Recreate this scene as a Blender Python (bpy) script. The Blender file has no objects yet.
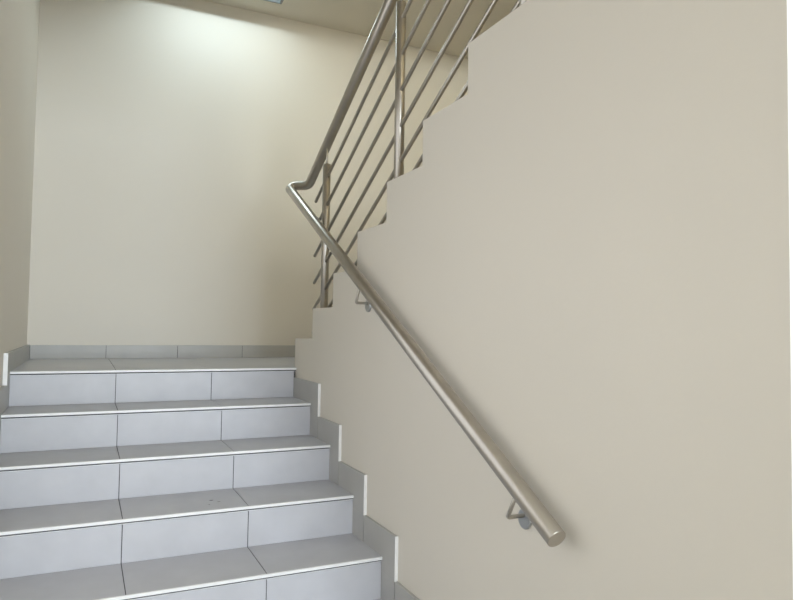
import bpy, bmesh, math, random
from mathutils import Vector, Matrix
random.seed(4)
sc = bpy.context.scene
COL = sc.collection

# ------------------------------------------------------------------ dimensions (metres)
H, T = 0.165, 0.3102            # riser, tread
XL = -1.4009                    # inner ends of the tiles on the left
WL = XL - 0.018                 # plaster of the left wall
SK = 0.013                      # thickness of the skirting on the right
LY = 1.206 + 0.012              # plaster of the rear wall
CZ = 2.583                      # ceiling of the landing
EY = -2.885                     # outer corner of the right wall
XR = 2.14                       # far side of the upper flight
FZ = -8 * H                     # floor of the hall
FY = -11.0                      # front (window) wall
HZ = 1.45                       # ceiling of the hall
Y0 = 0.0403                     # first riser of the upper flight
M = H / T
RX = 0.030                      # plane of the railing
DX = -0.060                     # plane of the wall handrail

# ------------------------------------------------------------------ materials
def mat(name, col, rough=.5, metal=0., spec=.5, noise=None, bump=None, stretch=None):
    m = bpy.data.materials.new(name); m.use_nodes = True
    nt = m.node_tree; b = nt.nodes['Principled BSDF']
    b.inputs['Base Color'].default_value = (*col, 1)
    b.inputs['Roughness'].default_value = rough
    b.inputs['Metallic'].default_value = metal
    b.inputs['Specular IOR Level'].default_value = spec
    tc = nt.nodes.new('ShaderNodeTexCoord'); mp = nt.nodes.new('ShaderNodeMapping')
    if stretch: mp.inputs['Scale'].default_value = stretch
    nt.links.new(tc.outputs['Object'], mp.inputs['Vector'])
    if noise:
        sca, amt = noise
        n = nt.nodes.new('ShaderNodeTexNoise'); n.inputs['Scale'].default_value = sca
        n.inputs['Detail'].default_value = 5
        r = nt.nodes.new('ShaderNodeMapRange')
        r.inputs['From Min'].default_value = .25; r.inputs['From Max'].default_value = .75
        r.inputs['To Min'].default_value = 1 - amt; r.inputs['To Max'].default_value = 1 + amt
        mx = nt.nodes.new('ShaderNodeVectorMath'); mx.operation = 'SCALE'
        mx.inputs[0].default_value = col
        nt.links.new(mp.outputs[0], n.inputs['Vector'])
        nt.links.new(n.outputs['Fac'], r.inputs['Value'])
        nt.links.new(r.outputs[0], mx.inputs['Scale'])
        nt.links.new(mx.outputs[0], b.inputs['Base Color'])
    if bump:
        sca, st = bump
        n2 = nt.nodes.new('ShaderNodeTexNoise'); n2.inputs['Scale'].default_value = sca
        n2.inputs['Detail'].default_value = 3
        bp = nt.nodes.new('ShaderNodeBump'); bp.inputs['Strength'].default_value = st
        bp.inputs['Distance'].default_value = .002
        nt.links.new(mp.outputs[0], n2.inputs['Vector'])
        nt.links.new(n2.outputs['Fac'], bp.inputs['Height'])
        nt.links.new(bp.outputs[0], b.inputs['Normal'])
    return m

PLASTER = mat('cream_plaster', (.724, .682, .610), .55, spec=.3, noise=(1.3, .012), bump=(90, .10))
CEIL = mat('ceiling_plaster', (.70, .655, .56), .8, spec=.2, noise=(1.5, .01))
HALL = mat('white_hall_and_overlit_end', (.83, .82, .79), .7, spec=.2, noise=(1.5, .01))
TILE = mat('grey_tile', (.50, .503, .535), .38, spec=.45, noise=(9, .05), bump=(160, .04))
SKIRT = mat('skirting_tile', (.45, .445, .43), .42, spec=.4, noise=(8, .05))
GROUT = mat('dark_grout', (.10, .10, .11), .9, noise=(40, .2))
EDGE = mat('white_tile_edge', (.82, .82, .82), .4, noise=(30, .04))
STEEL = mat('stainless_steel', (.48, .45, .405), .33, 1., noise=(14, .06), bump=(60, .03))
PLATE = mat('satin_steel_plate', (.45, .46, .46), .42, 1., noise=(20, .06))
FLOORT = mat('hall_floor_tile', (.40, .40, .40), .4, noise=(6, .05))
STAIN = mat('dark_scuff', (.08, .08, .08), .8, noise=(200, .3))
WHITEMETAL = mat('lamp_metal', (.24, .26, .27), .4, noise=(30, .02))
FRAME = mat('white_window_frame', (.75, .75, .75), .4, noise=(30, .02))
lampm = bpy.data.materials.new('lamp_led'); lampm.use_nodes = True
_b = lampm.node_tree.nodes['Principled BSDF']
_b.inputs['Emission Color'].default_value = (.86, .95, 1, 1); _b.inputs['Emission Strength'].default_value = 8.0
GLASS = bpy.data.materials.new('window_glass'); GLASS.use_nodes = True
_g = GLASS.node_tree.nodes['Principled BSDF']
_g.inputs['Transmission Weight'].default_value = 1; _g.inputs['Roughness'].default_value = 0
_g.inputs['IOR'].default_value = 1.01

# ------------------------------------------------------------------ mesh helpers
def obj(name, bm, mats, parent=None, smooth=False, loc=None):
    bmesh.ops.recalc_face_normals(bm, faces=bm.faces)
    me = bpy.data.meshes.new(name); 
    if loc is not None: bmesh.ops.translate(bm, vec=-Vector(loc), verts=bm.verts)
    bm.to_mesh(me); bm.free()
    for m in (mats if isinstance(mats, (list, tuple)) else [mats]): me.materials.append(m)
    if smooth:
        for p in me.polygons: p.use_smooth = True
    o = bpy.data.objects.new(name, me); COL.objects.link(o)
    if loc is not None: o.location = loc
    if parent is not None:
        o.parent = parent
        o.matrix_parent_inverse = Matrix.Translation(-world_loc(parent))
    return o

def world_loc(o):
    v = Vector(o.location)
    if o.parent is not None:
        v = world_loc(o.parent) + o.matrix_parent_inverse.to_translation() + v
    return v

def box(bm, x0, x1, y0, y1, z0, z1, mi=0, bev=0.):
    vs = [bm.verts.new((x, y, z)) for x in (x0, x1) for y in (y0, y1) for z in (z0, z1)]
    fs = []
    for q in ((0, 1, 3, 2), (4, 6, 7, 5), (0, 4, 5, 1), (2, 3, 7, 6), (0, 2, 6, 4), (1, 5, 7, 3)):
        f = bm.faces.new([vs[i] for i in q]); f.material_index = mi; fs.append(f)
    if bev:
        es = list({e for f in fs for e in f.edges})
        r = bmesh.ops.bevel(bm, geom=es, offset=bev, segments=2, affect='EDGES', profile=.5)
        for f in r['faces']: f.material_index = mi
    return fs

def prism_yz(bm, prof, x0, x1, mi=0):
    a = [bm.verts.new((x0, y, z)) for y, z in prof]
    b = [bm.verts.new((x1, y, z)) for y, z in prof]
    n = len(prof)
    fs = [bm.faces.new(a), bm.faces.new(b[::-1])]
    for i in range(n):
        fs.append(bm.faces.new((a[i], b[i], b[(i + 1) % n], a[(i + 1) % n])))
    for f in fs: f.material_index = mi
    return fs

def tube(bm, pts, r, seg=20, dome=False, mi=0):
    pts = [Vector(p) for p in pts]
    tang = []
    for i in range(len(pts)):
        a = pts[max(i - 1, 0)]; b = pts[min(i + 1, len(pts) - 1)]
        if 0 < i < len(pts) - 1:
            t = (pts[i] - a).normalized() + (b - pts[i]).normalized()
        else: t = b - a
        tang.append(t.normalized())
    n = tang[0].orthogonal().normalized()
    rings = []
    for i, p in enumerate(pts):
        t = tang[i]
        n = (n - t * n.dot(t)).normalized(); bnrm = t.cross(n)
        rings.append([bm.verts.new(p + r * (math.cos(2 * math.pi * k / seg) * n + math.sin(2 * math.pi * k / seg) * bnrm)) for k in range(seg)])
    for a, b in zip(rings, rings[1:]):
        for k in range(seg):
            f = bm.faces.new((a[k], a[(k + 1) % seg], b[(k + 1) % seg], b[k])); f.material_index = mi; f.smooth = True
    for ring, t, p, s in ((rings[0], tang[0], pts[0], -1), (rings[-1], tang[-1], pts[-1], 1)):
        c = ring
        r2 = [bm.verts.new(p + (v.co - p) * .93 + t * s * r * .05) for v in c]
        for k in range(seg):
            bm.faces.new((c[k], c[(k + 1) % seg], r2[(k + 1) % seg], r2[k]))
        bm.faces.new(r2)

def fillet(pts, radii, n=10):
    pts = [Vector(p) for p in pts]; out = [pts[0]]
    for i in range(1, len(pts) - 1):
        p = pts[i]; a = (pts[i - 1] - p).normalized(); b = (pts[i + 1] - p).normalized()
        ang = a.angle(b); d = radii[i - 1] / math.tan(ang / 2)
        c = p + (a + b).normalized() * (radii[i - 1] / math.sin(ang / 2))
        s = p + a * d - c; e = p + b * d - c
        tot = s.angle(e); ax = s.cross(e).normalized()
        for k in range(n + 1):
            out.append(c + Matrix.Rotation(tot * k / n, 3, ax) @ s)
    out.append(pts[-1])
    return out

def struct(name, bm, mats, parent=None, label=None, **k):
    o = obj(name, bm, mats, parent, **k)
    if parent is None:
        o['kind'] = 'structure'; o['category'] = name.split('_')[0]
        if label: o['label'] = label
    return o

def thing(name, label, cat, loc):
    o = bpy.data.objects.new(name, None); COL.objects.link(o)
    o.location = loc; o.empty_display_size = .1
    o['label'] = label; o['category'] = cat
    return o

# ------------------------------------------------------------------ the shell
SY0, SY1, SZ0, SZ1 = -3.2, -1.0, -.40, 1.25      # unseen side window, added to brighten the right wall
bm = bmesh.new()
box(bm, WL - .2, WL, FY - .2, SY0, FZ - .2, 4.5); box(bm, WL - .2, WL, SY1, LY + .2, FZ - .2, 4.5)
box(bm, WL - .2, WL, SY0, SY1, FZ - .2, SZ0); box(bm, WL - .2, WL, SY0, SY1, SZ1, 4.5)
struct('wall_left', bm, PLASTER, label='cream plastered wall rising along the left ends of the tiled steps')
bm = bmesh.new(); box(bm, WL, XR, LY, LY + .2, -.3, 4.5)
struct('wall_rear', bm, PLASTER, label='cream plastered wall behind the landing with the bright patch of lamp light')
bm = bmesh.new(); box(bm, XR, XR + .2, FY - .2, LY + .2, FZ - .2, 4.5)
struct('wall_outer', bm, PLASTER, label='cream plastered wall on the far side of the upper flight')

# right wall: the masonry that carries the upper flight, its top stepped like the treads
prof = [(Y0, FZ - .1)]
NU = 10
for j in range(1, NU + 1):
    y = Y0 - (j - 1) * T
    prof += [(y, (j - 1) * H if j > 1 else 0.0), (y, j * H)]
prof += [(EY, NU * H), (EY, FZ - .1)]
bm = bmesh.new(); fs = prism_yz(bm, prof, 0, XR)
for f in fs:
    if abs(f.calc_center_median().y - EY) < 1e-4: f.material_index = 1  # end face coloured white: the overexposed daylight is put into its paint
struct('wall_right', bm, [PLASTER, HALL], label='cream plastered wall with a stepped top carrying the steel railing')

bm = bmesh.new(); box(bm, WL, XR, -.16, LY, CZ, CZ + .2)
# square hole for the recessed lamp
bm.free()
LX, LYC, LR, QX = -.30, .72, .28, .42
bm = bmesh.new()
for (x0, x1, y0, y1) in ((WL, LX - QX, -.16, LY), (LX + QX, XR, -.16, LY), (LX - QX, LX + QX, -.16, LYC - LR), (LX - QX, LX + QX, LYC + LR, LY)):
    box(bm, x0, x1, y0, y1, CZ, CZ + .2)
struct('ceiling', bm, CEIL, label='pale plastered ceiling over the landing')

bm = bmesh.new()
prism_yz(bm, [(-.16, CZ), (EY, 1.46), (EY, 1.66), (-.16, CZ + .2)], WL, 0)
struct('ceiling_slope', bm, CEIL, label='sloping underside of the next flight over the lower steps')
bm = bmesh.new(); box(bm, WL, XR, FY, EY, HZ, NU * H)
struct('ceiling_hall', bm, CEIL, label='ceiling of the hall at the foot of the steps')
bm = bmesh.new(); box(bm, WL, XR, FY, LY, 4.3, 4.5)
struct('ceiling_upper', bm, CEIL, label='ceiling high above the upper flight')
bm = bmesh.new(); box(bm, WL, XR, FY, -7 * T + .3, FZ - .2, FZ)
struct('floor', bm, FLOORT, label='grey tiled hall floor at the foot of the steps')

# window wall behind the camera
WX0, WX1, WZ0, WZ1 = -1.15, 1.3, -.55, 1.30
UX0, UX1, UZ0, UZ1 = -.9, 1.2, 2.5, 3.9  # opening of the unseen upper window, added to light the landing
bm = bmesh.new()
box(bm, WL, XR, FY - .2, FY, FZ - .2, WZ0)
box(bm, WL, WX0, FY - .2, FY, WZ0, WZ1); box(bm, WX1, XR, FY - .2, FY, WZ0, WZ1)
box(bm, WL, XR, FY - .2, FY, WZ1, UZ0)
box(bm, WL, UX0, FY - .2, FY, UZ0, UZ1); box(bm, UX1, XR, FY - .2, FY, UZ0, UZ1)
box(bm, WL, XR, FY - .2, FY, UZ1, 4.5)
struct('wall_front', bm, HALL, label='window wall at the far end of the hall')
def window(name, x0, x1, z0, z1, label):
    bm = bmesh.new(); y0, y1 = FY - .15, FY - .09; w = .05
    box(bm, x0, x1, y0, y1, z0, z0 + w); box(bm, x0, x1, y0, y1, z1 - w, z1)
    for x in (x0, (x0 + x1) / 2 - w / 2, x1 - w): box(bm, x, x + w, y0, y1, z0 + w, z1 - w)
    f = struct(name, bm, FRAME, label=label)
    bm = bmesh.new(); box(bm, x0 + w, x1 - w, y0 + .02, y0 + .026, z0 + w, z1 - w)
    obj('pane', bm, GLASS, f)
window('window_1', WX0, WX1, WZ0, WZ1, 'white framed hall window opposite the steps')
window('window_upper_added', UX0, UX1, UZ0, UZ1, 'white framed upper window added out of view to light the landing')

bm = bmesh.new(); x0, x1, q = WL - .15, WL - .09, .05
box(bm, x0, x1, SY0, SY1, SZ0, SZ0 + q); box(bm, x0, x1, SY0, SY1, SZ1 - q, SZ1)
for y in (SY0, (SY0 + SY1) / 2 - q / 2, SY1 - q): box(bm, x0, x1, y, y + q, SZ0 + q, SZ1 - q)
fr = struct('window_side_added', bm, FRAME, label='white framed side window added out of view to brighten the right wall')
bm = bmesh.new(); box(bm, x0 + .02, x0 + .026, SY0 + q, SY1 - q, SZ0 + q, SZ1 - q); obj('pane', bm, GLASS, fr)

# ------------------------------------------------------------------ tiled surfaces
JX = [XL, -.9384, -.4668, -.0015]
G = .0016
def tiles_flat(bm, xs, y0, y1, z, th=.010):
    """tiles lying flat, top at z, dark bed under them"""
    for a, b in zip(xs, xs[1:]):
        box(bm, a + (G if a > xs[0] + 1e-6 else 0), b - (G if b < xs[-1] - 1e-6 else 0), y0, y1, z - th, z, 0, .0006)
    box(bm, xs[0], xs[-1], y0 + .002, y1, z - th - .008, z - .0022, 1)
def tiles_up(bm, xs, y, z0, z1, th=.010):
    for a, b in zip(xs, xs[1:]):
        box(bm, a + (G if a > xs[0] + 1e-6 else 0), b - (G if b < xs[-1] - 1e-6 else 0), y, y + th, z0, z1, 0, .0006)
    box(bm, xs[0], xs[-1], y + .0022, y + th + .008, z0, z1, 1)

OV = .011                         # nosing overhang
NS = .0115                        # height of the white nosing edge
# landing
bm = bmesh.new()
bxs = [WL] + [-.9384, -.4668, 0.0, .4716, .9432, 1.415, 1.886] + [XR]
tiles_flat(bm, bxs, OV + .02, .62, 0.0); tiles_flat(bm, bxs, .6232, LY, 0.0)
box(bm, WL, XR, OV + .02, LY, -.25, -.018, 1)
struct('floor_landing', bm, [TILE, GROUT], label='grey tiled landing at the top of the steps')

stairs = thing('staircase', 'grey tiled staircase with white nosing edges rising to the landing', 'staircase', (XL / 2, -7 * T, FZ))
xs = JX[:3] + [-SK]
for k in range(0, 8):
    y, z = -k * T, -k * H
    xe = xs if k else JX
    if k:
        bm = bmesh.new()
        tiles_flat(bm, xs, y + .008, y + T + OV, z)
        tr = obj('tread', bm, [TILE, GROUT], stairs)
        if k == 3:
            for (cx, cy, rx, ry) in ((-.590, y + .150, .008, .004), (-.566, y + .118, .006, .002), (-.610, y + .085, .004, .0015)):
                bm = bmesh.new(); vs = []
                for i in range(14):
                    a = 2 * math.pi * i / 14; q = 1 + random.uniform(-.25, .25)
                    vs.append((cx + rx * q * math.cos(a), cy + ry * q * math.sin(a)))
                lo = [bm.verts.new((a, b, z)) for a, b in vs]; hi = [bm.verts.new((a, b, z + .0006)) for a, b in vs]
                bm.faces.new(lo); bm.faces.new(hi)
                for i in range(14): bm.faces.new((lo[i], lo[(i + 1) % 14], hi[(i + 1) % 14], hi[i]))
                st = obj('scuff_mark', bm, STAIN, tr); st['label'] = 'small dark scuff mark'
    else:
        bm = bmesh.new()
        tiles_flat(bm, JX, .008, OV + .02, 0.0)
        tr = obj('tread', bm, [TILE, GROUT], stairs)
    # white edge under the tread's front
    bm = bmesh.new()
    box(bm, xe[0], xe[-1], y, y + .008, z - NS, z, 0, .0012)
    box(bm, xe[0], xe[-1], y + .008, y + OV + .002, z - NS - .0085, z - .0185, 0)
    ns = obj('nosing_edge', bm, EDGE, tr); ns['label'] = 'thin white front edge of the tread'
    bm = bmesh.new()
    tiles_up(bm, xs, y + OV, z - H, z - NS - .001)
    box(bm, xe[0], xe[-1], y + OV + .018, y + T + OV, z - H - .05, z - .018, 1)
    obj('riser', bm, [TILE, GROUT], stairs)

# ------------------------------------------------------------------ skirting
SH, SO = .110, .114
def step_skirting(name, x0, x1, k0, label, yback):
    root = None
    for k in range(k0, 8):
        y, z = -k * T, -k * H
        sh = SH if k else .092
        yb = yback if k == k0 else y + T - SO - .0015
        yf = y - SO
        bm = bmesh.new()
        # one tile cut to the step: over its own tread and down past the next riser
        zlow = z - H + SH - .0015
        box(bm, x0, x1, yf + .003, yb, max(zlow, FZ), z + sh, 0, .0008)
        if k < 7:
            box(bm, x0, x1, y + OV + .0, yb, z - .02, zlow, 0)
            box(bm, x0, x1, yf + .003, y + OV, z - H, zlow, 0)
        o = struct(name, bm, SKIRT, label=label) if root is None else obj('skirting_tile', bm, SKIRT, root)
        if root is None: root = o
        bm = bmesh.new(); box(bm, x0 - .0005, x1 + .0005, yf, yf + .003, max(zlow, FZ), z + sh + .0005, 0, .0008)
        e = obj('skirting_edge', bm, EDGE, root); e['label'] = 'white cut end of the skirting tile'
    return root
step_skirting('baseboard_right', -SK, -.0005, 1, 'stepped grey tile skirting along the foot of the right wall', OV - .002)
step_skirting('baseboard_left', WL + .0005, XL, 0, 'stepped grey tile skirting along the foot of the left wall', LY - .013)
bm = bmesh.new()
rx = [XL, -.955, -.498, -.048, .41, .865, 1.32, 1.78, XR]
for a, b in zip(rx, rx[1:]):
    box(bm, a + G, b - G, LY - .012, LY - .0005, .001, .0889, 0, .0008)
box(bm, XL, XR, LY - .008, LY - .0005, 0.001, .0875, 1)
struct('baseboard_rear', bm, [SKIRT, GROUT], label='grey tile skirting at the foot of the rear wall')

# ------------------------------------------------------------------ railing
rail = thing('stair_railing', 'stainless steel railing and handrail running up both flights', 'railing', (RX, -.365, 2 * H))
R1 = .0254
def zoff(y, off): return H + off - M * (y - Y0)
# handrail: one pipe from the lower end, round the turn and up the upper flight
loA, loB = Vector((DX, -2.345, -.262)), Vector((DX, -.013, 1.002))
d = (loB - loA).normalized()
P1 = loB + d * .082
yt = Y0 - (P1.z - .010 - H - .812) / M
P2 = Vector((RX, yt, P1.z - .010))
P3 = Vector((RX, -2.9, zoff(-2.9, .812)))
bm = bmesh.new()
tube(bm, fillet([loA, P1, P2, P3], [.026, .075], 14), R1, 32)
hr = obj('handrail', bm, STEEL, rail, smooth=False); 
for p in hr.data.polygons: p.use_smooth = len(p.vertices) == 4
# posts
for y, j in ((-.365, 2), (-1.247, 5), (-2.09, 7)):
    zb = j * H; zt = zoff(y, .812) - .108
    bm = bmesh.new(); tube(bm, [(RX, y, zb), (RX, y, zt)], .0205, 28)
    po = obj('post', bm, STEEL, rail)
    bm = bmesh.new(); tube(bm, [(RX, y, zt), (RX, y, zoff(y, .812) - .018)], .0065, 14)
    obj('pin', bm, STEEL, po)
for off in (.629, .480, .331, .184, .042, -.087):
    bm = bmesh.new()
    tube(bm, [(RX, -.19, zoff(-.19, off)), (RX, -2.72, zoff(-2.72, off))], .0082, 14)
    obj('rail_bar', bm, STEEL, rail)
# brackets on the wall
sl = d.z / d.y; perp = Vector((0, d.z, -d.y)) if d.z * d.y > 0 else Vector((0, -d.z, d.y))
for yb in (-2.144, -1.035):
    L = .098; yr = yb - L * perp.y                      # the arm leaves the pipe square to it, then turns to the wall
    zr = loA.z + (yr - loA.y) * sl
    A0 = Vector((DX, yr, zr)); K = A0 + perp * L; zk = K.z
    bm = bmesh.new()
    tube(bm, fillet([A0 + perp * (R1 - .002), K, Vector((-.003, yb, zk))], [.006], 6), .0058, 14)
    br = obj('bracket', bm, STEEL, rail)
    bm = bmesh.new(); tube(bm, [(-.007, yb, zk - .010), (-.0005, yb, zk - .010)], .027, 32)
    pl = obj('wall_plate', bm, PLATE, br); pl['label'] = 'round grey wall plate of the bracket'

# ------------------------------------------------------------------ recessed lamp
lamp = thing('ceiling_lamp', 'recessed lamp with a metal housing in the ceiling above the landing', 'lamp', (LX, LYC, CZ))
D = .118; w = .012
bm = bmesh.new()
for sx, sy in ((1, 0), (-1, 0), (0, 1), (0, -1)):
    if sx: box(bm, *sorted((LX + sx * (QX - .001), LX + sx * (QX - .004))), LYC - LR + .001, LYC + LR - .001, CZ, CZ + D)
    else: box(bm, LX - QX + .004, LX + QX - .004, *sorted((LYC + sy * (LR - .001), LYC + sy * (LR - .004))), CZ, CZ + D)
box(bm, LX - QX + .001, LX + QX - .001, LYC - LR + .001, LYC + LR - .001, CZ + D, CZ + D + .004)
obj('housing', bm, WHITEMETAL, lamp)
bm = bmesh.new(); a, b, ax, bx = LR - .003, LR + w, QX - .003, QX + w
for x0, x1, y0, y1 in ((-bx, -ax, -b, b), (ax, bx, -b, b), (-ax, ax, -b, -a), (-ax, ax, a, b)):
    box(bm, LX + x0, LX + x1, LYC + y0, LYC + y1, CZ - .004, CZ, 0)
obj('rim', bm, WHITEMETAL, lamp)
bm = bmesh.new(); box(bm, LX - .34, LX + .34, LYC - .035, LYC + .035, CZ + D - .006, CZ + D, 0, .002)
obj('led_strip', bm, lampm, lamp)
def area(name, loc, rot, sx, sy, power, col, shape='RECTANGLE', spread=None):
    l = bpy.data.lights.new(name, 'AREA'); l.shape = shape; l.size = sx; l.size_y = sy
    l.energy = power; l.color = col
    if spread: l.spread = spread
    o = bpy.data.objects.new(name, l); COL.objects.link(o); o.location = loc; o.rotation_euler = rot
    return o
area('lamp_light', (LX, LYC, CZ + D - .010), (0, 0, 0), .66, .08, 8.6, (.77, .94, 1.0))
area('window_daylight', ((WX0 + WX1) / 2, FY - .02, (WZ0 + WZ1) / 2), (math.radians(90), 0, 0), WX1 - WX0, WZ1 - WZ0, 490, (.80, .90, 1.0))
area('side_fill_light', (WL - .02, (SY0 + SY1) / 2, (SZ0 + SZ1) / 2), (math.radians(90), 0, math.radians(-90)), SY1 - SY0, SZ1 - SZ0, 9.4, (.99, .955, .92))  # added fill for the right wall, set in the made-up side window
area('upper_fill_light', ((UX0 + UX1) / 2, FY - .02, (UZ0 + UZ1) / 2), (math.radians(90), 0, 0), UX1 - UX0, UZ1 - UZ0, 380, (.95, 1.0, .93))  # added fill for landing and railing, set in the made-up upper window

# ------------------------------------------------------------------ daylight sky, camera, view
w = bpy.data.worlds.new('overcast_sky'); sc.world = w; w.use_nodes = True
w.node_tree.nodes['Background'].inputs[0].default_value = (.85, .93, 1, 1)
w.node_tree.nodes['Background'].inputs[1].default_value = .8

cd = bpy.data.cameras.new('camera'); cam = bpy.data.objects.new('camera', cd); COL.objects.link(cam)
F = Vector((.43194354, .90092553, .04192813)); Rr = Vector((.90136229, -.43282501, .01444091)); U = Vector((-.03115773, -.03155478, .99901626))
cam.matrix_world = Matrix(((Rr.x, U.x, -F.x, -1.08874), (Rr.y, U.y, -F.y, -3.60905), (Rr.z, U.z, -F.z, .23555), (0, 0, 0, 1)))
cd.sensor_width = 36; cd.lens = 656.0951 / 800 * 36; cd.clip_start = .02
sc.camera = cam
sc.view_settings.view_transform = 'Standard'; sc.view_settings.look = 'None'
sc.view_settings.exposure = 0; sc.view_settings.gamma = 1
sc.cycles.use_denoising = True
sc.cycles.max_bounces = 12; sc.cycles.diffuse_bounces = 8
sc.cycles.sample_clamp_indirect = 6
